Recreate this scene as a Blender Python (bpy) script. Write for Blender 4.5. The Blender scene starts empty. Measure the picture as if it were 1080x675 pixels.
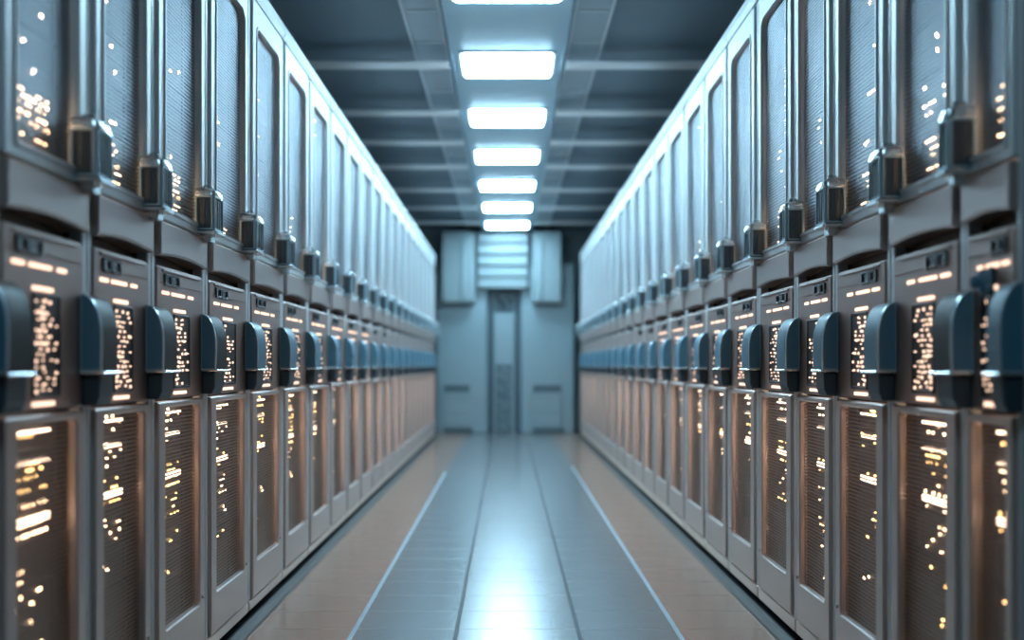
import bpy, math, random
from mathutils import Vector
R = random.Random(11)
sc = bpy.context.scene
COL = sc.collection

# ------------------------------------------------------------------ materials
def new_mat(name):
    m = bpy.data.materials.new(name); m.use_nodes = True
    nt = m.node_tree; nt.nodes.clear()
    out = nt.nodes.new('ShaderNodeOutputMaterial')
    return m, nt, out

def nd(nt, typ, **kw):
    n = nt.nodes.new(typ)
    for k, v in kw.items(): setattr(n, k, v)
    return n

def mth(nt, op, a, b=None):
    n = nd(nt, 'ShaderNodeMath', operation=op)
    for i, v in enumerate((a, b)):
        if v is None: continue
        if isinstance(v, (int, float)): n.inputs[i].default_value = v
        else: nt.links.new(v, n.inputs[i])
    return n.outputs[0]

def principled(nt, col, metal=0.0, rough=0.4, spec=0.5, coat=0.0):
    b = nd(nt, 'ShaderNodeBsdfPrincipled')
    b.inputs['Base Color'].default_value = (*col, 1)
    b.inputs['Metallic'].default_value = metal
    b.inputs['Roughness'].default_value = rough
    b.inputs['Specular IOR Level'].default_value = spec
    b.inputs['Coat Weight'].default_value = coat
    return b

def paint(name, col, metal=0.0, rough=0.4, spec=0.5, coat=0.0, var=0.06, scale=6.0):
    """painted or bare surface with a faint wear mottling in colour and gloss"""
    m, nt, out = new_mat(name)
    b = principled(nt, col, metal, rough, spec, coat)
    tc = nd(nt, 'ShaderNodeTexCoord')
    nz = nd(nt, 'ShaderNodeTexNoise'); nz.inputs['Scale'].default_value = scale; nz.inputs['Detail'].default_value = 4
    nt.links.new(tc.outputs['Object'], nz.inputs['Vector'])
    mr = nd(nt, 'ShaderNodeMapRange')
    mr.inputs['To Min'].default_value = 1 - var; mr.inputs['To Max'].default_value = 1 + var
    nt.links.new(nz.outputs['Fac'], mr.inputs['Value'])
    vm = nd(nt, 'ShaderNodeVectorMath', operation='SCALE')
    vm.inputs[0].default_value = col
    nt.links.new(mr.outputs[0], vm.inputs['Scale'])
    nt.links.new(vm.outputs[0], b.inputs['Base Color'])
    r2 = mth(nt, 'MULTIPLY', mr.outputs[0], rough)
    nt.links.new(r2, b.inputs['Roughness'])
    nt.links.new(b.outputs[0], out.inputs[0])
    return m

def emitter(name, col, strength):
    m, nt, out = new_mat(name)
    e = nd(nt, 'ShaderNodeEmission')
    e.inputs[0].default_value = (*col, 1); e.inputs[1].default_value = strength
    nt.links.new(e.outputs[0], out.inputs[0])
    return m

def perforated(name, col, metal, rough, pitch, thr):
    """sheet steel with a diagonal grid of punched holes one really looks through"""
    m, nt, out = new_mat(name)
    tc = nd(nt, 'ShaderNodeTexCoord')
    sp = nd(nt, 'ShaderNodeSeparateXYZ'); nt.links.new(tc.outputs['Object'], sp.inputs[0])
    k = math.pi / pitch
    cy = mth(nt, 'COSINE', mth(nt, 'MULTIPLY', sp.outputs['Y'], k))
    cz = mth(nt, 'COSINE', mth(nt, 'MULTIPLY', sp.outputs['Z'], k))
    f = mth(nt, 'ABSOLUTE', mth(nt, 'MULTIPLY', cy, cz))
    hole = mth(nt, 'GREATER_THAN', f, thr)
    b = principled(nt, col, metal, rough)
    bp = nd(nt, 'ShaderNodeBump', invert=True); bp.inputs['Strength'].default_value = 0.5; bp.inputs['Distance'].default_value = 0.003
    nt.links.new(f, bp.inputs['Height']); nt.links.new(bp.outputs[0], b.inputs['Normal'])
    tr = nd(nt, 'ShaderNodeBsdfTransparent')
    mx = nd(nt, 'ShaderNodeMixShader')
    nt.links.new(hole, mx.inputs[0]); nt.links.new(b.outputs[0], mx.inputs[1]); nt.links.new(tr.outputs[0], mx.inputs[2])
    nt.links.new(mx.outputs[0], out.inputs[0])
    return m

M = {}
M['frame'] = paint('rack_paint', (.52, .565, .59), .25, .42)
M['lowframe'] = paint('rack_paint_lower', (.44, .37, .345), .35, .38)  # browned for the warm LED light falling on the lower half
M['skin'] = paint('control_skin', (.33, .245, .22), .45, .38)  # warm glow from the opposite row mixed into the base colour
M['rail'] = paint('rail_paint', (.36, .29, .27), .45, .38)  # brown cast of the indicator lights put into the paint
M['body'] = paint('carcass', (.045, .046, .048), .2, .5)
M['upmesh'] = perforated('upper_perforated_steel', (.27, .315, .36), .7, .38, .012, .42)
M['lowmesh'] = perforated('lower_perforated_glow_tinted', (.30, .21, .17), .7, .38, .012, .38)  # steel colour warmed to carry the lamplight on the lower doors
M['dark'] = paint('dark_plastic', (.018, .022, .026), 0, .22, .5, .3)
M['latch'] = paint('latch_shell', (.04, .06, .075), .3, .32, .5, .2)
M['chrome'] = paint('latch_trim', (.62, .68, .70), .8, .22)
M['handle'] = paint('handle_blue', (.065, .165, .235), 0, .46, .35, 0)
M['handle_dark'] = paint('handle_black', (.008, .010, .012), 0, .5, .22, 0)
M['block'] = paint('handle_block', (.03, .05, .065), 0, .45, .3)
M['plinth'] = paint('plinth', (.66, .58, .52), .3, .4)
M['kerb'] = paint('kerb_strip', (.075, .072, .07), .5, .35)
M['rim'] = paint('handle_pale_edge', (.34, .48, .55), .4, .25)
M['unit'] = paint('equipment', (.028, .031, .036), .3, .45)
M['unitgrey'] = paint('equipment_grey', (.10, .115, .13), .5, .4)
M['led'] = emitter('led_warm', (1.0, .62, .36), 14)
M['ledamber'] = emitter('led_amber', (1.0, .56, .20), 10)
M['ledcol'] = emitter('led_column', (1.0, .66, .48), 1.7)
M['ledwhite'] = emitter('led_white', (1.0, .78, .66), 18)
M['bar'] = emitter('light_bar', (1.0, .68, .48), 9)
M['strip'] = emitter('light_strip', (1.0, .66, .48), 1.7)
M['cablamp'] = emitter('cabinet_light', (1.0, .66, .48), 46)
M['cabdim'] = emitter('cabinet_light_dim', (1.0, .66, .48), 20)
M['lamp'] = emitter('lamp_diffuser', (.50, .81, 1.0), 46)
M['lampframe'] = paint('lamp_frame', (.45, .56, .60), .2, .4)
M['ceil'] = paint('ceiling_board', (.18, .26, .32), 0, .6, scale=2)
M['channel'] = paint('light_channel', (.38, .57, .68), .1, .45, scale=2)
M['beam'] = paint('beam_paint', (.82, .88, .90), .2, .4, scale=3)
M['tray'] = paint('tray_metal', (.40, .50, .56), .5, .35)
M['tray2'] = paint('tray_lip', (.62, .70, .74), .5, .3)
M['endpanel'] = paint('end_panel', (.19, .265, .295), .1, .4, scale=2)
M['endbox'] = paint('end_box', (.19, .25, .27), .1, .4, scale=2)
M['enddark'] = paint('end_recess', (.06, .10, .12), .1, .5)
M['wall'] = paint('wall_paint', (.14, .19, .21), 0, .6, scale=2)
M['tape'] = paint('floor_tape', (.42, .54, .62), .2, .3)
M['joint'] = paint('floor_joint', (.012, .02, .03), 0, .55, .3)

def floor_mat():
    m, nt, out = new_mat('floor_tiles')
    tc = nd(nt, 'ShaderNodeTexCoord')
    sp = nd(nt, 'ShaderNodeSeparateXYZ'); nt.links.new(tc.outputs['Object'], sp.inputs[0])
    def lines(o, pitch, w, off=0.0):
        a = mth(nt, 'ADD', o, off)
        a = mth(nt, 'FRACT', mth(nt, 'DIVIDE', a, pitch))
        a = mth(nt, 'ABSOLUTE', mth(nt, 'SUBTRACT', a, .5))
        return mth(nt, 'GREATER_THAN', a, .5 - w / pitch)
    g = lines(sp.outputs['Y'], .30, .0035, .05)
    nz = nd(nt, 'ShaderNodeTexNoise'); nz.inputs['Scale'].default_value = 1.6; nz.inputs['Detail'].default_value = 5
    nt.links.new(tc.outputs['Object'], nz.inputs['Vector'])
    cr = nd(nt, 'ShaderNodeMix', data_type='RGBA')
    cr.inputs[6].default_value = (.25, .255, .26, 1); cr.inputs[7].default_value = (.30, .305, .31, 1)
    nt.links.new(nz.outputs['Fac'], cr.inputs[0])
    # outside the tapes the tiles are tinted with the racks' warm reflection; neutral between
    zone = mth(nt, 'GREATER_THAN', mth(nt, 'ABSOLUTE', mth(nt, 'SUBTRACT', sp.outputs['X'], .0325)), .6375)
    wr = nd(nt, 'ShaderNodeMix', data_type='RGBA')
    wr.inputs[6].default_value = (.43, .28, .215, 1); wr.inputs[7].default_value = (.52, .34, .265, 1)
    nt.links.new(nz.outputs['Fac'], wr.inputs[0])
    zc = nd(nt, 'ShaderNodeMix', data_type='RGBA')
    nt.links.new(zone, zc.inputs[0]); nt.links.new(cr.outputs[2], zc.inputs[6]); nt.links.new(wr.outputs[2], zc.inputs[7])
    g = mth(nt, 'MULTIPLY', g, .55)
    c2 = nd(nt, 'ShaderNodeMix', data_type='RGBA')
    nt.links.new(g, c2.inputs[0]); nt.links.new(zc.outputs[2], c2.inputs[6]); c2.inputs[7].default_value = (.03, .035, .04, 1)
    b = principled(nt, (.2, .2, .2), .62, .2, .5)
    nt.links.new(c2.outputs[2], b.inputs['Base Color'])
    rr = mth(nt, 'ADD', mth(nt, 'MULTIPLY', nz.outputs['Fac'], .04), .222)
    nt.links.new(mth(nt, 'ADD', rr, mth(nt, 'MULTIPLY', g, .3)), b.inputs['Roughness'])
    bp = nd(nt, 'ShaderNodeBump', invert=True); bp.inputs['Strength'].default_value = .3; bp.inputs['Distance'].default_value = .002
    nt.links.new(g, bp.inputs['Height']); nt.links.new(bp.outputs[0], b.inputs['Normal'])
    nt.links.new(b.outputs[0], out.inputs[0])
    return m
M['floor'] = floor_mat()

# ------------------------------------------------------------------ mesh kit
class MB:
    def __init__(self): self.v = []; self.f = []
    def loops(self, ls, cap0=True, cap1=True):
        """skin a list of equal-length vertex loops"""
        n = len(ls[0]); b = len(self.v)
        for l in ls: self.v.extend(l)
        for i in range(len(ls) - 1):
            for j in range(n):
                k = (j + 1) % n
                self.f.append((b + i*n + j, b + i*n + k, b + (i+1)*n + k, b + (i+1)*n + j))
        if cap0: self.f.append(tuple(b + j for j in reversed(range(n))))
        if cap1: self.f.append(tuple(b + (len(ls)-1)*n + j for j in range(n)))
        return self
    def box(self, x0, x1, y0, y1, z0, z1, c=0.0):
        if x0 > x1: x0, x1 = x1, x0
        if c <= 0:
            l = lambda z: [(x0, y0, z), (x1, y0, z), (x1, y1, z), (x0, y1, z)]
            return self.loops([l(z0), l(z1)])
        def l(z, i):
            a, b_, d, e = x0+i, x1-i, y0+i, y1-i
            return [(a+c, d, z), (b_-c, d, z), (b_, d+c, z), (b_, e-c, z), (b_-c, e, z), (a+c, e, z), (a, e-c, z), (a, d+c, z)]
        return self.loops([l(z0, c*.7), l(z0+c, 0), l(z1-c, 0), l(z1, c*.7)])
    def prism(self, prof, axis, a0, a1, c=0.0):
        """extrude a 2-D outline along an axis with softened end edges; axis 'y': (x,z), 'x': (y,z), 'z': (x,y)"""
        def put(p, a):
            return {'y': lambda u, w: (u, a, w), 'x': lambda u, w: (a, u, w), 'z': lambda u, w: (u, w, a)}[axis](*p)
        q = inset(prof, c) if c else prof
        if c: ls = [[put(p, a0) for p in q], [put(p, a0+c) for p in prof], [put(p, a1-c) for p in prof], [put(p, a1) for p in q]]
        else: ls = [[put(p, a0) for p in prof], [put(p, a1) for p in prof]]
        return self.loops(ls)
    def ring(self, outer, inner, x0, x1, c):
        """a frame (outer and inner outlines in y,z) from x0 (back) to x1 (front), chamfered"""
        s = 1 if x1 > x0 else -1
        L = lambda prof, x: [(x, u, w) for u, w in prof]
        ls = [L(outer, x0), L(outer, x1 - s*c), L(inset(outer, c), x1), L(inset(inner, -c), x1), L(inner, x1 - s*c), L(inner, x0)]
        return self.loops(ls + [ls[0]], False, False)
    def cyl(self, axis, cu, cw, r, a0, a1, n=16, c=0.0):
        prof = [(cu + r*math.cos(2*math.pi*i/n), cw + r*math.sin(2*math.pi*i/n)) for i in range(n)]
        return self.prism(prof, axis, a0, a1, c)
    def mesh(self, name, mat, smooth=False):
        me = bpy.data.meshes.new(name); me.from_pydata(self.v, [], self.f)
        me.materials.append(mat)
        import bmesh
        bm = bmesh.new(); bm.from_mesh(me)
        bmesh.ops.remove_doubles(bm, verts=bm.verts, dist=1e-6)
        bmesh.ops.recalc_face_normals(bm, faces=bm.faces)
        bm.to_mesh(me); bm.free()
        if smooth:
            for p in me.polygons: p.use_smooth = True
            me.set_sharp_from_angle(angle=math.radians(38))
        return me

def inset(prof, c):
    n = len(prof); out = []
    area = sum(prof[i][0]*prof[(i+1) % n][1] - prof[(i+1) % n][0]*prof[i][1] for i in range(n))
    s = 1 if area > 0 else -1
    for i in range(n):
        p0, p1, p2 = Vector(prof[i-1]), Vector(prof[i]), Vector(prof[(i+1) % n])
        d1 = (p1-p0).normalized(); d2 = (p2-p1).normalized()
        n1 = Vector((-d1.y, d1.x))*s; n2 = Vector((-d2.y, d2.x))*s
        b = n1 + n2
        if b.length < 1e-6: b = n1
        b.normalize()
        k = c / max(.35, b.dot(n1))
        out.append((p1.x + b.x*k, p1.y + b.y*k))
    return out

def rrect(u0, u1, w0, w1, r=(.01,)*4, n=5):
    """rounded rectangle, radii for corners: low-u low-w, high-u low-w, high-u high-w, low-u high-w"""
    pts = []
    cs = [(u0+r[0], w0+r[0], 180), (u1-r[1], w0+r[1], 270), (u1-r[2], w1-r[2], 0), (u0+r[3], w1-r[3], 90)]
    for (cu, cw, a0), rr in zip(cs, r):
        for i in range(n):
            a = math.radians(a0 + 90*i/(n-1))
            pts.append((cu + rr*math.cos(a), cw + rr*math.sin(a)))
    return pts

def link(name, me, parent=None, loc=(0, 0, 0)):
    o = bpy.data.objects.new(name, me); COL.objects.link(o)
    o.location = loc
    if parent: o.parent = parent
    return o
def tag(o, label, cat, group=None, kind=None):
    if label: o['label'] = label
    if cat: o['category'] = cat
    if group: o['group'] = group
    if kind: o['kind'] = kind
    return o
def thing(name, label, cat, loc=(0, 0, 0), group=None):
    o = bpy.data.objects.new(name, None); COL.objects.link(o); o.location = loc
    o.empty_display_size = .1
    return tag(o, label, cat, group)
def struct(name, mb, mat):
    o = link(name, mb.mesh(name, mat)); o['kind'] = 'structure'; return o
def copy_tree(o, parent=None):
    c = o.copy(); COL.objects.link(c)
    if parent: c.parent = parent
    for ch in list(o.children): copy_tree(ch, c)
    return c

# ------------------------------------------------------------------ layout numbers
F = 1100.0                       # focal length in pixels of the 1080 wide frame
CAM_H = 1.05
XL, XR = -1.06, 1.09             # front planes of the two rows
CEIL = 3.10                      # underside of the light channel and beams
YE = 16.0                        # end wall

inv_l = [1/545, 1/445, 1/377, 1/320, 1/274.5, 1/239, 1/211.5, 1/189]
while len(inv_l) < 22: inv_l.append(inv_l[-1] + .00055)
inv_r = [.00184, .002062, .002463, .002882, .003268, .003759, .004255, .00474]
while len(inv_r) < 23: inv_r.append(inv_r[-1] + .000538)
SEAM_L = [F*abs(XL)*i for i in inv_l]
SEAM_R = [F*abs(XR)*i for i in inv_r]

# ------------------------------------------------------------------ rack kit
W = .60
DEEP = .95
def leds(s, spec, x):
    """spec: list of (y, z, width, height) little lamps standing proud of a face at x"""
    mb = MB()
    for (y, z, w, h) in spec:
        c = min(w, h)*.3
        prof = rrect(y-w/2, y+w/2, z-h/2, z+h/2, (c,)*4, 3)
        mb.prism(prof, 'x', min(x, x+s*.004), max(x, x+s*.004))
    return mb

def led_pattern(kind, h, rng):
    """positions within a unit face: y .12 .. .48, z 0 .. h"""
    L = []
    if kind == 'dense':
        z = .012
        while z < h - .008:
            y = .15 + rng.random()*.03
            while y < .47:
                if rng.random() < .62:
                    w = rng.choice((.010, .014, .018, .026)); L.append((y, z, w, .007))
                y += rng.choice((.020, .028, .036))
            z += rng.choice((.017, .021, .026))
    elif kind == 'row':
        z = h*rng.uniform(.35, .65); y = rng.uniform(.20, .27)
        for i in range(rng.randint(4, 8)):
            L.append((y, z, rng.choice((.012, .018)), .008)); y += rng.choice((.021, .027))
    elif kind == 'dots':
        for i in range(rng.randint(10, 16)):
            L.append((rng.uniform(.16, .47), rng.choice((.2, .4, .6, .8))*h, rng.choice((.008, .011)), .008))
    elif kind == 'few':
        for i in range(rng.randint(2, 4)):
            L.append((rng.uniform(.2, .47), rng.uniform(.2, .8)*h, .012, .010))
    elif kind == 'stack':
        y = rng.uniform(.24, .30); z = .012
        while z < h-.006:
            for j in range(rng.randint(1, 3)):
                L.append((y + j*.028 + rng.uniform(-.004, .004), z, rng.choice((.010, .016, .022)), .007))
            z += rng.choice((.016, .020, .024))
    return L

class Kit: pass
def make_kit(s, top, zb):
    """meshes of one rack for a row; s = direction of the aisle along x (+1 left row, -1 right row)"""
    K = Kit(); K.s = s; e = .002
    def X(a): return s*a
    # carcass: posts at both edges, top, back, sides, shelf between the two halves
    b = MB()
    for (y0, y1) in ((e, .036), (.564, W-e)):
        b.box(X(-.030), X(.004), y0, y1, zb, top-.004, .004)
    b.box(X(-.030), X(-.002), .03, .57, top-.09, top-.01)
    K.body = b.mesh('carcass', M['frame'])
    b = MB()
    for (y0, y1) in ((.006, .020), (.580, .594)):
        b.box(X(-DEEP), X(-.030), y0, y1, zb, top-.02)
    b.box(X(-DEEP), X(-.03), .02, .58, top-.04, top-.012)
    b.box(X(-DEEP), X(-DEEP+.02), .02, .58, zb, top-.05)
    b.box(X(-DEEP), X(-.05), .02, .58, 1.36, 1.40)
    b.box(X(-DEEP), X(-.03), .02, .58, zb, zb+.05)
    K.shell = b.mesh('cabinet_shell', M['body'])
    b = MB()   # top cornice with a sloping lip
    prof = [(X(-.12), top-.085), (X(.012), top-.085), (X(.022), top-.06), (X(.018), top-.02), (X(-.01), top), (X(-.12), top)]
    b.prism(prof, 'y', e, W-e, .004)
    K.cornice = b.mesh('cornice', M['frame'])
    # upper door
    uo = rrect(.040, .560, 1.492, top-.092, (.012,)*4)
    ui = rrect(.105, .500, 1.530, top-.205, (.010, .010, .045, .028))
    b = MB().ring(uo, ui, X(-.010), X(.014), .005)
    b.ring(rrect(.092, .513, 1.517, top-.192, (.012, .012, .05, .033)), ui, X(.012), X(.019), .003)
    K.udoor = b.mesh('upper_door', M['frame'])
    b = MB().prism(inset(ui, -.004), 'x', min(X(-.006), X(-.0045)), max(X(-.006), X(-.0045)))
    K.umesh = b.mesh('mesh_panel', M['upmesh'])
    # rail with a bowed lower edge and the dark slot under it
    n = 14; prof = []
    for i in range(n+1):
        y = .036 + .528*i/n; prof.append((y, 1.380 + .012*math.cos((i/n-.5)*math.pi)))
    prof += [(.564, 1.486), (.036, 1.486)]
    b = MB(); b.prism(prof, 'x', min(X(-.05), X(.022)), max(X(-.05), X(.022)), .006)
    K.rail = b.mesh('cross_rail', M['rail'])
    b = MB(); b.box(X(.016), X(.0255), .06, .20, 1.470, 1.4765, .002)
    K.raillite = b.mesh('edge_light', M['strip'])
    # control panel
    b = MB()
    b.prism(rrect(.040, .560, .945, 1.352, (.008, .008, .02, .02)), 'x', min(X(-.03), X(.008)), max(X(-.03), X(.008)), .005)
    b.box(X(.004), X(.014), .09, .50, 1.336, 1.343, .002)
    b.box(X(.004), X(.011), .075, .535, 1.300, 1.302)
    K.panel = b.mesh('control_panel', M['skin'])
    K.port = []
    for (y, w_) in ((.145, .045), (.225, .060)):
        b = MB()
        b.ring(rrect(y-w_/2-.012, y+w_/2+.012, 1.293, 1.331, (.006,)*4), rrect(y-w_/2, y+w_/2, 1.300, 1.324, (.005,)*4), X(.006), X(.014), .002)
        b.prism(rrect(y-w_/2+.006, y+w_/2-.006, 1.302, 1.322, (.004,)*4), 'x', min(X(.006), X(.009)), max(X(.006), X(.009)))
        K.port.append(b.mesh('port_socket', M['dark']))
    K.strip = []
    for (y0, y1, z) in ((.09, .16, 1.272), (.19, .33, 1.272), (.37, .43, 1.272), (.21, .34, 1.222), (.21, .35, .962)):
        b = MB(); b.prism(rrect(y0, y1, z-.005, z+.005, (.0045,)*4), 'x', min(X(.006), X(.011)), max(X(.006), X(.011)))
        K.strip.append(b.mesh('light_strip', M['strip']))
    # indicator column
    b = MB(); b.ring(rrect(.208, .388, .975, 1.212, (.008,)*4), rrect(.220, .376, .985, 1.203, (.006,)*4), X(.004), X(.012), .002)
    b.box(X(.004), X(.0095), .218, .378, .983, 1.205)
    K.column = b.mesh('indicator_column', M['unit'])
    K.collite = []
    for v in range(4):
        L = []
        rr = random.Random(40+v)
        z = .992
        while z < 1.200:
            y = .227
            while y < .371:
                if rr.random() < (.62 if y < .25 else .38 if y < .30 else .16): L.append((y+rr.uniform(-.003, .003), z+rr.uniform(-.002, .002), rr.choice((.005, .0075)), rr.choice((.004, .006, .008))))
                y += .0145
            z += .0135
        K.collite.append(leds(s, L, X(.0095)).mesh('indicator_dots', M['ledcol']))
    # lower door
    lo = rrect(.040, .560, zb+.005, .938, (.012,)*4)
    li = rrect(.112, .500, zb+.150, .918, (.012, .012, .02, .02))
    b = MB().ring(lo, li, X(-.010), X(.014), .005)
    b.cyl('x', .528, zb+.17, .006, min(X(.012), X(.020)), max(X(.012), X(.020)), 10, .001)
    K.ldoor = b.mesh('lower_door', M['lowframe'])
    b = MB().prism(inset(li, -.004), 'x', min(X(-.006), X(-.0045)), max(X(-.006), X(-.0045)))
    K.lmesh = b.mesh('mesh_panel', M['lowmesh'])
    # plinth with beige toe board and dark feet
    b = MB(); b.box(X(-DEEP), X(.008), .01, .59, .044, zb-.001, .004)
    K.plinth = b.mesh('plinth', M['plinth'])
    K.foot = []
    for y in (.06, .54):
        b = MB(); b.cyl('z', X(-.06), y, .024, .0, .050, 14, .003)
        K.foot.append(b.mesh('levelling_foot', M['dark']))
    # latch at the far edge
    y0, y1 = .475, .592
    def shell(y0, y1, p, z0, z1, c):
        m = MB()
        r = .030
        prof = rrect(y0, y1, 0, p, (.004, .004, .020, .020), 5)
        q = [(X(.004+w), u) for u, w in prof]
        sc_ = lambda k: [((X(.004) + (x-X(.004))*k), (y0+y1)/2 + (y-(y0+y1)/2)*k) for x, y in q]
        m.loops([[(x, y, z) for x, y in sc_(k)] for k, z in ((.93, z0), (1, z0+c), (1, z1-.022), (.95, z1-.008), (.80, z1))])
        return m
    b = shell(y0, y1, .062, 1.502, 1.640, .004)
    K.latch = b.mesh('latch', M['latch'], True)
    b = MB()   # raised rim and ribs on near face and aisle face
    for k in range(3):
        yy = y0 + .030 + k*.026
        b.box(X(.064), X(.0695), yy-.004, yy+.004, 1.520, 1.612, .0015)
        xx = .018 + k*.018
        b.box(X(xx-.002), X(xx+.002), y0-.004, y0+.003, 1.520, 1.612, .001)
    K.latchrib = b.mesh('latch_rib', M['latch'])
    ls = []
    def lf(u0, u1, w0, w1, y): return [(X(u), y, w) for u, w in rrect(u0, u1, w0, w1, (.004,)*4, 3)]
    b = MB(); ls = [lf(.006, .064, 1.508, 1.622, y0+.004), lf(.006, .064, 1.508, 1.622, y0-.007), lf(.011, .059, 1.513, 1.617, y0-.007), lf(.011, .059, 1.513, 1.617, y0+.004)]
    b.loops(ls + [ls[0]], False, False)
    b.ring(rrect(y0+.004, y1-.004, 1.508, 1.622, (.004,)*4), rrect(y0+.010, y1-.010, 1.513, 1.617, (.004,)*4), X(.060), X(.0715), .001)
    K.latchframe = b.mesh('latch_frame', M['rim'])
    b = MB(); b.cyl('z', X(.030), (y0+y1)/2, .017, 1.645, 1.668, 14, .006)
    K.latchknob = b.mesh('latch_knob', M['chrome'], True)
    b = shell(y0-.005, y1+.004, .069, 1.618, 1.650, .003)
    K.latchcap = b.mesh('latch_cap', M['chrome'], True)
    b = MB(); b.prism([(X(.004), y0-.010), (X(.070), y0-.010), (X(.078), y0), (X(.078), y1-.006), (X(.070), y1+.004), (X(.004), y1+.004)], 'z', 1.494, 1.504, .002)
    b.box(X(.004), X(.05), y0+.03, y1-.03, 1.470, 1.495, .003)
    K.latchbase = b.mesh('latch_base', M['chrome'])
    # handle at the near edge: curved cover, light bottom plate, lower block
    prof = [(.012, 1.034), (.064, 1.034), (.066, 1.10)]
    for i in range(1, 9):
        a = math.radians(90*i/8)
        prof.append((.016 + .050*math.cos(a), 1.120 + .105*math.sin(a)))
    prof.append((.012, 1.225))
    prof = [(X(u), w) for u, w in prof]
    b = MB(); b.prism(prof, 'y', -.072, .062, .007)
    K.handle = b.mesh('door_handle', M['handle'], True)
    K.handle_black = b.mesh('door_handle', M['handle_dark'], True)
    q = inset(prof, .004)
    b = MB(); b.loops([[(x, -.0775, z) for x, z in q], [(x, -.068, z) for x, z in inset(prof, .002)]])
    K.hface = b.mesh('handle_end_cap', M['handle'], True)
    b = MB(); o2, q2 = prof, inset(prof, .0045)  # bright edge highlight of the cover, modelled as a thin pale ring
    ls = [[(x, -.070, z) for x, z in o2], [(x, -.079, z) for x, z in inset(prof, .0008)], [(x, -.079, z) for x, z in q2], [(x, -.070, z) for x, z in q2]]
    b.loops(ls + [ls[0]], False, False)
    K.hrim = b.mesh('handle_pale_edge', M['rim'], True)
    b = MB(); b.box(X(.010), X(.071), -.082, .068, 1.028, 1.034, .002)
    K.hplate = b.mesh('handle_plate', M['chrome'])
    b = MB(); b.prism([(X(.012), .950), (X(.044), .950), (X(.054), .972), (X(.056), 1.029), (X(.012), 1.029)], 'y', -.064, .056, .005)
    K.hblock = b.mesh('handle_block', M['block'])
    b = MB(); b.box(X(-.040), X(-.026), .060, .082, zb+.16, .90, .003)
    K.cablight = b.mesh('cabinet_light', M['cablamp']); K.cabdim = b.mesh('cabinet_light', M['cabdim'])
    # rack-mounted units
    K.units = {}; K.ulites = {}
    K.bars = {}
    for nm, w0, w1, hh in (('big', .14, .47, .016), ('thin', .13, .47, .007), ('short', .26, .46, .009)):
        b = MB().prism(rrect(w0, w1, -hh/2, hh/2, (hh*.45,)*4, 4), 'x', min(X(-.050), X(-.043)), max(X(-.050), X(-.043)))
        K.bars[nm] = b.mesh('light_bar', M['bar'])
    def unit(h, grey):
        k = (round(h, 3), grey)
        if k not in K.units:
            b = MB()
            b.box(X(-.60), X(-.052), .075, .525, .003, h-.003, .003)
            for i in range(max(2, int(h/.022))):       # vent lips on the face
                z = .012 + i*.022
                if z < h-.010: b.box(X(-.055), X(-.050), .36, .50, z, z+.009, .001)
            b.box(X(-.055), X(-.046), .078, .098, .008, h-.008, .002)
            b.box(X(-.055), X(-.046), .502, .522, .008, h-.008, .002)
            K.units[k] = b.mesh('server_unit', M['unitgrey' if grey else 'unit'])
        return K.units[k]
    K.unit = unit
    def lites(kind, h, v, mat):
        k = (kind, round(h, 3), v, mat)
        if k not in K.ulites:
            rr = random.Random(f'{kind}{round(h,3)}{v}{s}')
            K.ulites[k] = leds(s, led_pattern(kind, h, rr), X(-.050)).mesh('indicator_dots', M[mat])
        return K.ulites[k]
    K.lites = lites
    return K

UP = [1.505, 1.60, 1.70, 1.83, 1.97, 2.13, 2.29, 2.50]
LOW = [.20, .32, .43, .54, .645, .75, .85, .945]

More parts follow.
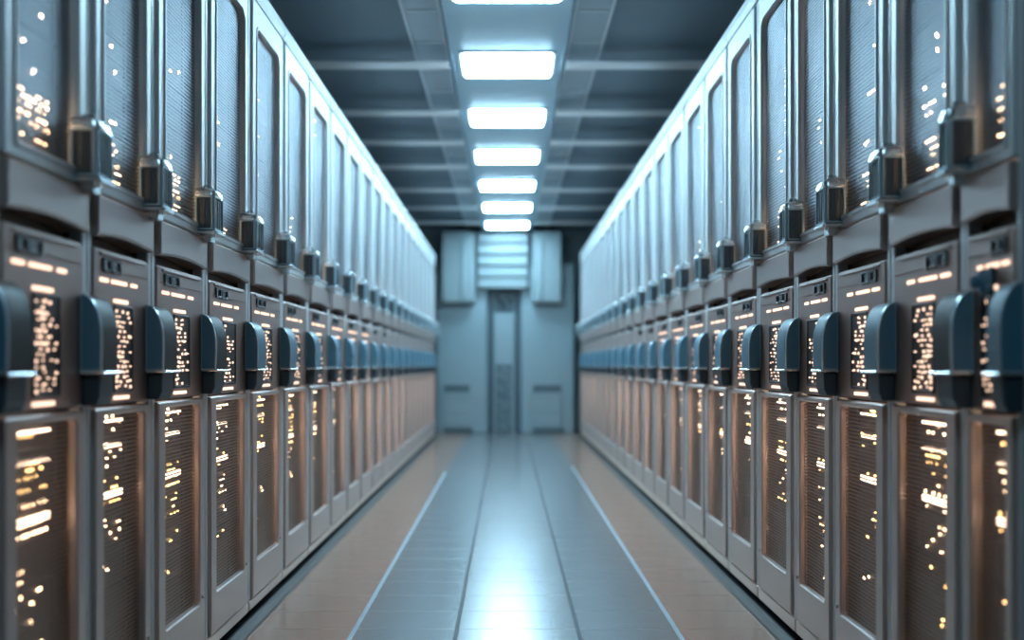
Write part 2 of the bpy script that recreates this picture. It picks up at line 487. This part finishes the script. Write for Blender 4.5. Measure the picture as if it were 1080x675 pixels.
def build_rack(K, i, label, group, black, extra=None):
    root = thing('server_rack', label, 'server rack', group=group)
    body = link('carcass', K.body, root)
    link('cabinet_shell', K.shell, root)
    link('cornice', K.cornice, root)
    d = link('upper_door', K.udoor, root); link('mesh_panel', K.umesh, d)
    link('cross_rail', K.rail, root)
    p = link('control_panel', K.panel, root)
    if i < 12:
        for q in K.port: link('port_socket', q, p)
    for q in (K.strip if i < 10 else []): link('light_strip', q, p)
    c = link('indicator_column', K.column, root); link('indicator_dots', K.collite[i % 4], c)['kind'] = 'stuff'
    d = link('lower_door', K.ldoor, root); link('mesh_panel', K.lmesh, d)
    if i > 1: link('cabinet_light', K.cabdim if i < 4 or i > 13 else K.cablight, root)
    link('plinth', K.plinth, root)
    for q in K.foot: link('levelling_foot', q, root)
    l = link('latch', K.latch, root); link('latch_rib', K.latchrib, l); link('latch_cap', K.latchcap, l); link('latch_frame', K.latchframe, l); link('latch_knob', K.latchknob, l); link('latch_base', K.latchbase, l)
    h = link('door_handle', K.handle_black if black else K.handle, root)
    link('handle_end_cap', K.hface, h); link('handle_pale_edge', K.hrim, h); link('handle_plate', K.hplate, h); link('handle_block', K.hblock, h)
    # units above
    for j in range(7):
        z, h_ = UP[j], UP[j+1]-UP[j]
        u = link('server_unit', K.unit(h_, R.random() < .3), root, (0, 0, z))
        kind = ('dense' if j == 0 else R.choice(('dense', 'stack', 'dots')) if j == 1 else R.choice(('row', 'few', 'dots', 'stack', 'few', None)))
        if 2 < i < 7 and j > 1: kind = R.choice(('stack', 'stack', 'stack', 'row', 'dots'))
        if i < 3 and j == 1: kind = 'dense'
        if kind: link('indicator_dots', K.lites(kind, h_, R.randint(0, 3), 'led' if j < 2 else 'ledwhite'), u)['kind'] = 'stuff'
    for j in range(7):
        z, h_ = LOW[j], LOW[j+1]-LOW[j]
        u = link('server_unit', K.unit(h_, R.random() < .15), root, (0, 0, z))
        kind = (R.choice((None, None, 'few')), R.choice(('few', 'few', None)), R.choice(('few', 'dots')), R.choice(('dots', 'stack')), R.choice(('dots', 'dense')),
                R.choice(('dots', 'dense', 'stack')), R.choice(('row', 'dots')))[j]
        if kind: link('indicator_dots', K.lites(kind, h_, R.randint(0, 3), R.choice(('led', 'ledamber'))), u)['kind'] = 'stuff'
        if j == 4: link('light_bar', K.bars['big'], u, (0, 0, .045))
        if j == 5: link('light_bar', K.bars[R.choice(('thin', 'short'))], u, (0, 0, .075))
        if j == 6: link('light_bar', K.bars['thin'], u, (0, 0, .045))
    return root

ORD = ['first', 'second', 'third', 'fourth', 'fifth', 'sixth', 'seventh', 'eighth', 'ninth', 'tenth', 'eleventh', 'twelfth', 'thirteenth', 'fourteenth',
       'fifteenth', 'sixteenth', 'seventeenth', 'eighteenth', 'nineteenth', 'twentieth', 'twenty-first', 'twenty-second', 'twenty-third']
KL = make_kit(+1, 2.66, .085)
KR = make_kit(-1, 2.71, .095)

for side, K, seams, X0 in (('left', KL, SEAM_L, XL), ('right', KR, SEAM_R, XR)):
    n = len(seams) - 1
    for i in range(n):
        black = (side == 'left' and i in (0, 1, 2, 3)) or (side == 'right' and i in (1,))
        if i == n-1: lab = f'last grey server rack of the {side} row, blurred, beside the end wall'
        elif i == 0: lab = f'grey server rack cut off by the {side} edge of the photo'
        elif i < 8: lab = f'grey server rack with glinting perforated doors, {ORD[i]} from the camera in the {side} row'
        else: lab = f'blurred pale server rack far down the aisle, {ORD[i]} from the camera, {side} row'
        r = build_rack(K, i, lab, f'server racks of the {side} row', black)
        r.location = (X0, seams[i], 0)
        r.scale = (1, (seams[i+1]-seams[i])/W, 1)
        if side == 'right' and i == 0:
            s = -1
            b = MB(); b.cyl('x', .27, 1.235, .030, -.040, -.006, 20, .008); b.cyl('x', .27, 1.235, .014, -.058, -.038, 16, .005)
            k = link('lock_knob', b.mesh('lock_knob', M['handle'], True), r)
            b = MB(); b.prism(rrect(.235, .305, 1.12, 1.27, (.012,)*4), 'x', -.014, -.006, .002)
            link('lock_plate', b.mesh('lock_plate', M['dark']), k)

# ------------------------------------------------------------------ setting
def plate(x0, x1, y0, y1, z0, z1): return MB().box(x0, x1, y0, y1, z0, z1)
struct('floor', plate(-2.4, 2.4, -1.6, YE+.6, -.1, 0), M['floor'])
struct('ceiling', plate(-2.4, 2.4, -1.6, YE+.6, 3.24, 3.34), M['ceil'])
struct('wall_left', plate(-2.5, -2.4, -1.6, YE+.6, -.1, 3.34), M['wall'])
struct('wall_right', plate(2.4, 2.5, -1.6, YE+.6, -.1, 3.34), M['wall'])
struct('wall_back', plate(-2.4, 2.4, YE+.4, YE+.6, 0, 3.24), M['wall'])
struct('wall_front', plate(-2.5, 2.5, -1.7, -1.6, -.1, 3.34), M['wall'])
tn = [0]
def trim(mb, mat):
    tn[0] += 1; return struct(f'trim_{tn[0]}', mb, mat)
# floor lines: two pale tapes, two dark joints
trim(plate(-.614, -.596, 2.2, 10.2, 0, .0012), M['tape'])
trim(plate(.661, .679, 2.2, 10.8, 0, .0012), M['tape'])
trim(plate(-.208, -.192, 2.2, YE-.2, 0, .001), M['joint'])
trim(plate(.272, .288, 2.2, YE-.2, 0, .001), M['joint'])
# kerb strips at the foot of the rows
for X0, s, y1 in ((XL, 1, SEAM_L[-1]), (XR, -1, SEAM_R[-1])):
    b = MB(); b.prism([(X0+s*.012, 0), (X0+s*.062, 0), (X0+s*.058, .008), (X0+s*.030, .014), (X0+s*.022, .022), (X0+s*.012, .022)], 'y', 1.9, y1, .002)
    trim(b, M['kerb'])
    trim(MB().box(X0-s*.12, X0+s*.012, 1.9, y1, 0, .004), M['joint'])
# ceiling: light channel down the middle and cross beams
b = MB(); b.prism([(-.40, 3.24), (-.385, 3.115), (-.37, CEIL), (.37, CEIL), (.385, 3.115), (.40, 3.24)], 'y', -1.5, YE+.39)
trim(b, M['channel'])
for yb in (4.05, 5.60, 7.16, 8.52, 9.66, 10.85, 12.3, 13.7, 15.1):
    for x0, x1 in ((-2.39, -.405), (.405, 2.39)):
        b = MB(); b.box(x0, x1, yb-.078, yb+.078, 3.10, 3.118, .004)
        trim(b, M['beam'])

# cable trays along the channel
for side, s in (('left', -1), ('right', 1)):
    t = thing('cable_tray', f'long grey metal cable tray along the {side} side of the ceiling light channel', 'cable tray', (s*.52, 0, 3.178), 'cable trays under the ceiling')
    b = MB(); b.box(-.10, .10, -1.4, YE+.3, .012, .024, .002)
    link('tray_floor', b.mesh('tray_floor', M['tray']), t)
    for q in (-1, 1):
        b = MB(); b.prism([(q*.10, 0), (q*.118, 0), (q*.118, .058), (q*.112, .058), (q*.112, .01), (q*.10, .01)], 'y', -1.4, YE+.3)
        link('tray_lip', b.mesh('tray_lip', M['tray2']), t)
    b = MB(); b.box(-.09, .09, 0, .03, .006, .013, .001); me = b.mesh('tray_rung', M['tray2'])
    for k in range(20): link('tray_rung', me, t, (0, 3.8+k*.62, 0))

# ceiling lights in the channel
names = ['second', 'third', 'fourth', 'fifth', 'sixth', 'seventh']
LY = [5.57, 7.09, 8.60, 10.2, 11.85, 13.5, 15.2]
for k, y in list(enumerate([4.05] + LY))[1:]:
    lab = ('lit ceiling light above the near racks, just beyond the top edge' if k == 0 else
           'lit ceiling light cut off by the top edge of the photo' if k == 1 else
           'lit ceiling light with visible grid, largest one fully in view' if k == 2 else
           'last lit ceiling light, smallest, right above the louvred vent' if k == 7 else
           f'glowing rectangular ceiling light over the aisle, {ORD[k-2]} complete one from the camera')
    t = thing('ceiling_light', lab, 'ceiling light', (0, y, CEIL), 'ceiling lights in a line over the aisle')
    b = MB()
    o_, i_ = rrect(-.325, .325, -.285, .285, (.02,)*4), rrect(-.300, .300, -.26, .26, (.03,)*4)
    b.loops([[(u, w, 0) for u, w in o_], [(u, w, -.012) for u, w in inset(o_, .004)], [(u, w, -.012) for u, w in inset(i_, -.004)], [(u, w, -.002) for u, w in i_]], True, False)
    link('light_frame', b.mesh('light_frame', M['lampframe']), t)
    b = MB(); b.prism(rrect(-.299, .299, -.259, .259, (.03,)*4), 'z', -.026, -.003, .008)
    link('diffuser', b.mesh('diffuser', M['lamp']), t)
    if k == 2:
        b = MB()
        for q in range(1, 3): b.box(-.29, .29, -.26+q*.173, -.252+q*.173, -.030, -.0255)
        link('diffuser_louver', b.mesh('diffuser_louver', M['lampframe']), t)

# the next lamp of the line, over the camera and dimmed
la = bpy.data.lights.new('near_lamp', 'AREA'); la.shape = 'RECTANGLE'; la.size = .6; la.size_y = .5
la.energy = 17; la.color = (.50, .81, 1.0)
lo_ = bpy.data.objects.new('near_lamp', la); COL.objects.link(lo_); lo_.location = (0, .6, CEIL-.02)

# ------------------------------------------------------------------ end of the aisle
def px(x): return (x-535)*YE/F
def pz(y): return CAM_H + (385-y)*YE/F
for side, x0, x1, xs0, xs1, b0, b1 in (('left', px(460), px(514), px(468), px(495), px(466), px(501)), ('right', px(549), px(606), px(562), px(592), px(561), px(592))):
    t = thing('end_cabinet', f'tall pale teal metal cabinet {side} of the dark channels on the end wall', 'cabinet', ((x0+x1)/2, YE, 0), 'cabinets at the end wall')
    cx = (x0+x1)/2
    b = MB(); b.box(x0-cx, x1-cx, .02, .38, .0, pz(278), .02)
    link('cabinet_body', b.mesh('cabinet_body', M['endpanel']), t)
    b = MB(); b.ring(rrect(xs0-cx-.03, xs1-cx+.03, pz(417), pz(404), (.02,)*4), rrect(xs0-cx, xs1-cx, pz(414), pz(406), (.015,)*4), .0, -.02, .005)
    b.v = [(v[1], v[0]+.02, v[2]) for v in b.v]
    link('slot_frame', b.mesh('slot_frame', M['endpanel']), t)
    b = MB(); b.box(xs0-cx, xs1-cx, .012, .03, pz(414), pz(406))
    link('vent_slot', b.mesh('vent_slot', M['enddark']), t)
    b = MB(); b.box(x0-cx+.03, x1-cx-.03, .005, .03, pz(422.8), pz(421.2), .004)
    link('seam_strip', b.mesh('seam_strip', M['endbox']), t)
    for (ya, yb_) in ((424, 437), (439, 450)):
        b = MB(); b.box(xs0-cx-.01, xs1-cx+.02, -.005, .03, pz(yb_), pz(ya), .008)
        link('drawer', b.mesh('drawer', M['endpanel']), t)
    b = MB(); b.box(xs0-cx, xs1-cx+.05, .004, .03, .012, pz(451.5), .004)
    link('toe_recess', b.mesh('toe_recess', M['enddark']), t)
    w = thing('wall_box', f'pale teal box unit hanging {side} of the louvred vent', 'wall cabinet', ((b0+b1)/2, YE, 0), 'wall boxes beside the vent')
    cb = (b0+b1)/2
    b = MB(); b.box(b0-cb, b1-cb, -.20, .38, pz(320), 3.08, .025)
    link('box_body', b.mesh('box_body', M['endbox']), w)
    b = MB(); b.box(b0-cb+.02, b1-cb-.02, -.215, -.19, 2.98, 3.07, .008)
    link('box_lid', b.mesh('box_lid', M['endbox']), w)
    b = MB(); b.box(b0-cb+(.30 if side == 'left' else .10), b0-cb+(.36 if side == 'left' else .16), -.222, -.19, pz(316), 2.96, .01)
    link('cover_rib', b.mesh('cover_rib', M['endbox']), w)
# louvred vent
v0, v1 = px(503), px(558)
t = thing('louvred_vent', 'wide pale louvred vent under the last ceiling light on the end wall', 'vent', ((v0+v1)/2, YE, 0))
cv = (v0+v1)/2; h0, h1 = pz(305), 3.08
b = MB(); b.box(v0-cv, v1-cv, -.06, .015, h0, h1, .01)
link('vent_housing', b.mesh('vent_housing', M['enddark']), t)
n = 5
for k in range(n):
    z0 = h0 + (h1-h0)*k/n
    b = MB(); hgt = (h1-h0)/n
    b.box(v0-cv+.02, v1-cv-.02, -.12, -.05, z0+.012, z0+hgt-.024, .006)
    link('louver_blade', b.mesh('louver_blade', M['endbox']), t)
# central cable riser
r0, r1 = px(514.5), px(548.5); cr = (r0+r1)/2
t = thing('cable_riser', 'narrow teal cable riser between two dark channels at the middle of end wall', 'cable riser', (cr, YE, 0))
b = MB(); b.box(r0-cr, r1-cr, .16, .37, 0, pz(306))
link('channel_recess', b.mesh('channel_recess', M['enddark']), t)
b = MB(); b.box(px(520.5)-cr, px(543)-cr, .04, .17, .0, pz(330), .01)
link('riser_cover', b.mesh('riser_cover', M['endpanel']), t)
b = MB(); b.box(px(523)-cr, px(540)-cr, .028, .05, .02, pz(384), .004)
g = link('perforated_plate', b.mesh('perforated_plate', M['enddark']), t)
b = MB(); rr = random.Random(3)
for k in range(26):
    z = .06 + k*.038
    for q in range(4):
        if rr.random() < .6:
            xq = px(523)-cr + .03 + q*.052
            b.box(xq, xq+.032, .020, .030, z, z+.018, .002)
link('plate_slat', b.mesh('plate_slat', M['endpanel']), g)
for q in (px(521), px(541.5)):
    b = MB(); b.box(q-cr, q-cr+.012, .02, .06, .0, pz(306), .003)
    link('edge_rail', b.mesh('edge_rail', M['endbox']), t)
for k in range(5):
    b = MB(); b.cyl('y', px(524+k*3.6)-cr, pz(312+(k % 3)*5), .035, .06, .16, 12, .01)
    link('cable_gland', b.mesh('cable_gland', M['dark']), t)
b = MB(); b.box(px(525)-cr, px(539)-cr, .10, .17, pz(327), pz(308), .01)
link('gland_plate', b.mesh('gland_plate', M['enddark']), t)

# ------------------------------------------------------------------ world, camera
w = bpy.data.worlds.new('room_air'); sc.world = w; w.use_nodes = True
w.node_tree.nodes['Background'].inputs[0].default_value = (.02, .03, .035, 1)
w.node_tree.nodes['Background'].inputs[1].default_value = 1.0
cam = bpy.data.cameras.new('camera'); co = bpy.data.objects.new('camera', cam); COL.objects.link(co)
co.location = (0, 0, CAM_H); co.rotation_euler = (math.radians(90), 0, 0)
cam.sensor_width = 36; cam.lens = F/1080*36
cam.shift_x = 5/1080; cam.shift_y = 47.5/1080
cam.clip_start = .05; cam.clip_end = 60
cam.dof.use_dof = True; cam.dof.focus_distance = 3.8; cam.dof.aperture_fstop = 1.15
cam.dof.aperture_blades = 0
sc.camera = co
sc.view_settings.view_transform = 'Standard'; sc.view_settings.look = 'None'
sc.view_settings.gamma = 1; sc.view_settings.use_curve_mapping = False
sc.view_settings.exposure = 0.3
sc.cycles.transparent_max_bounces = 12
sc.cycles.max_bounces = 8
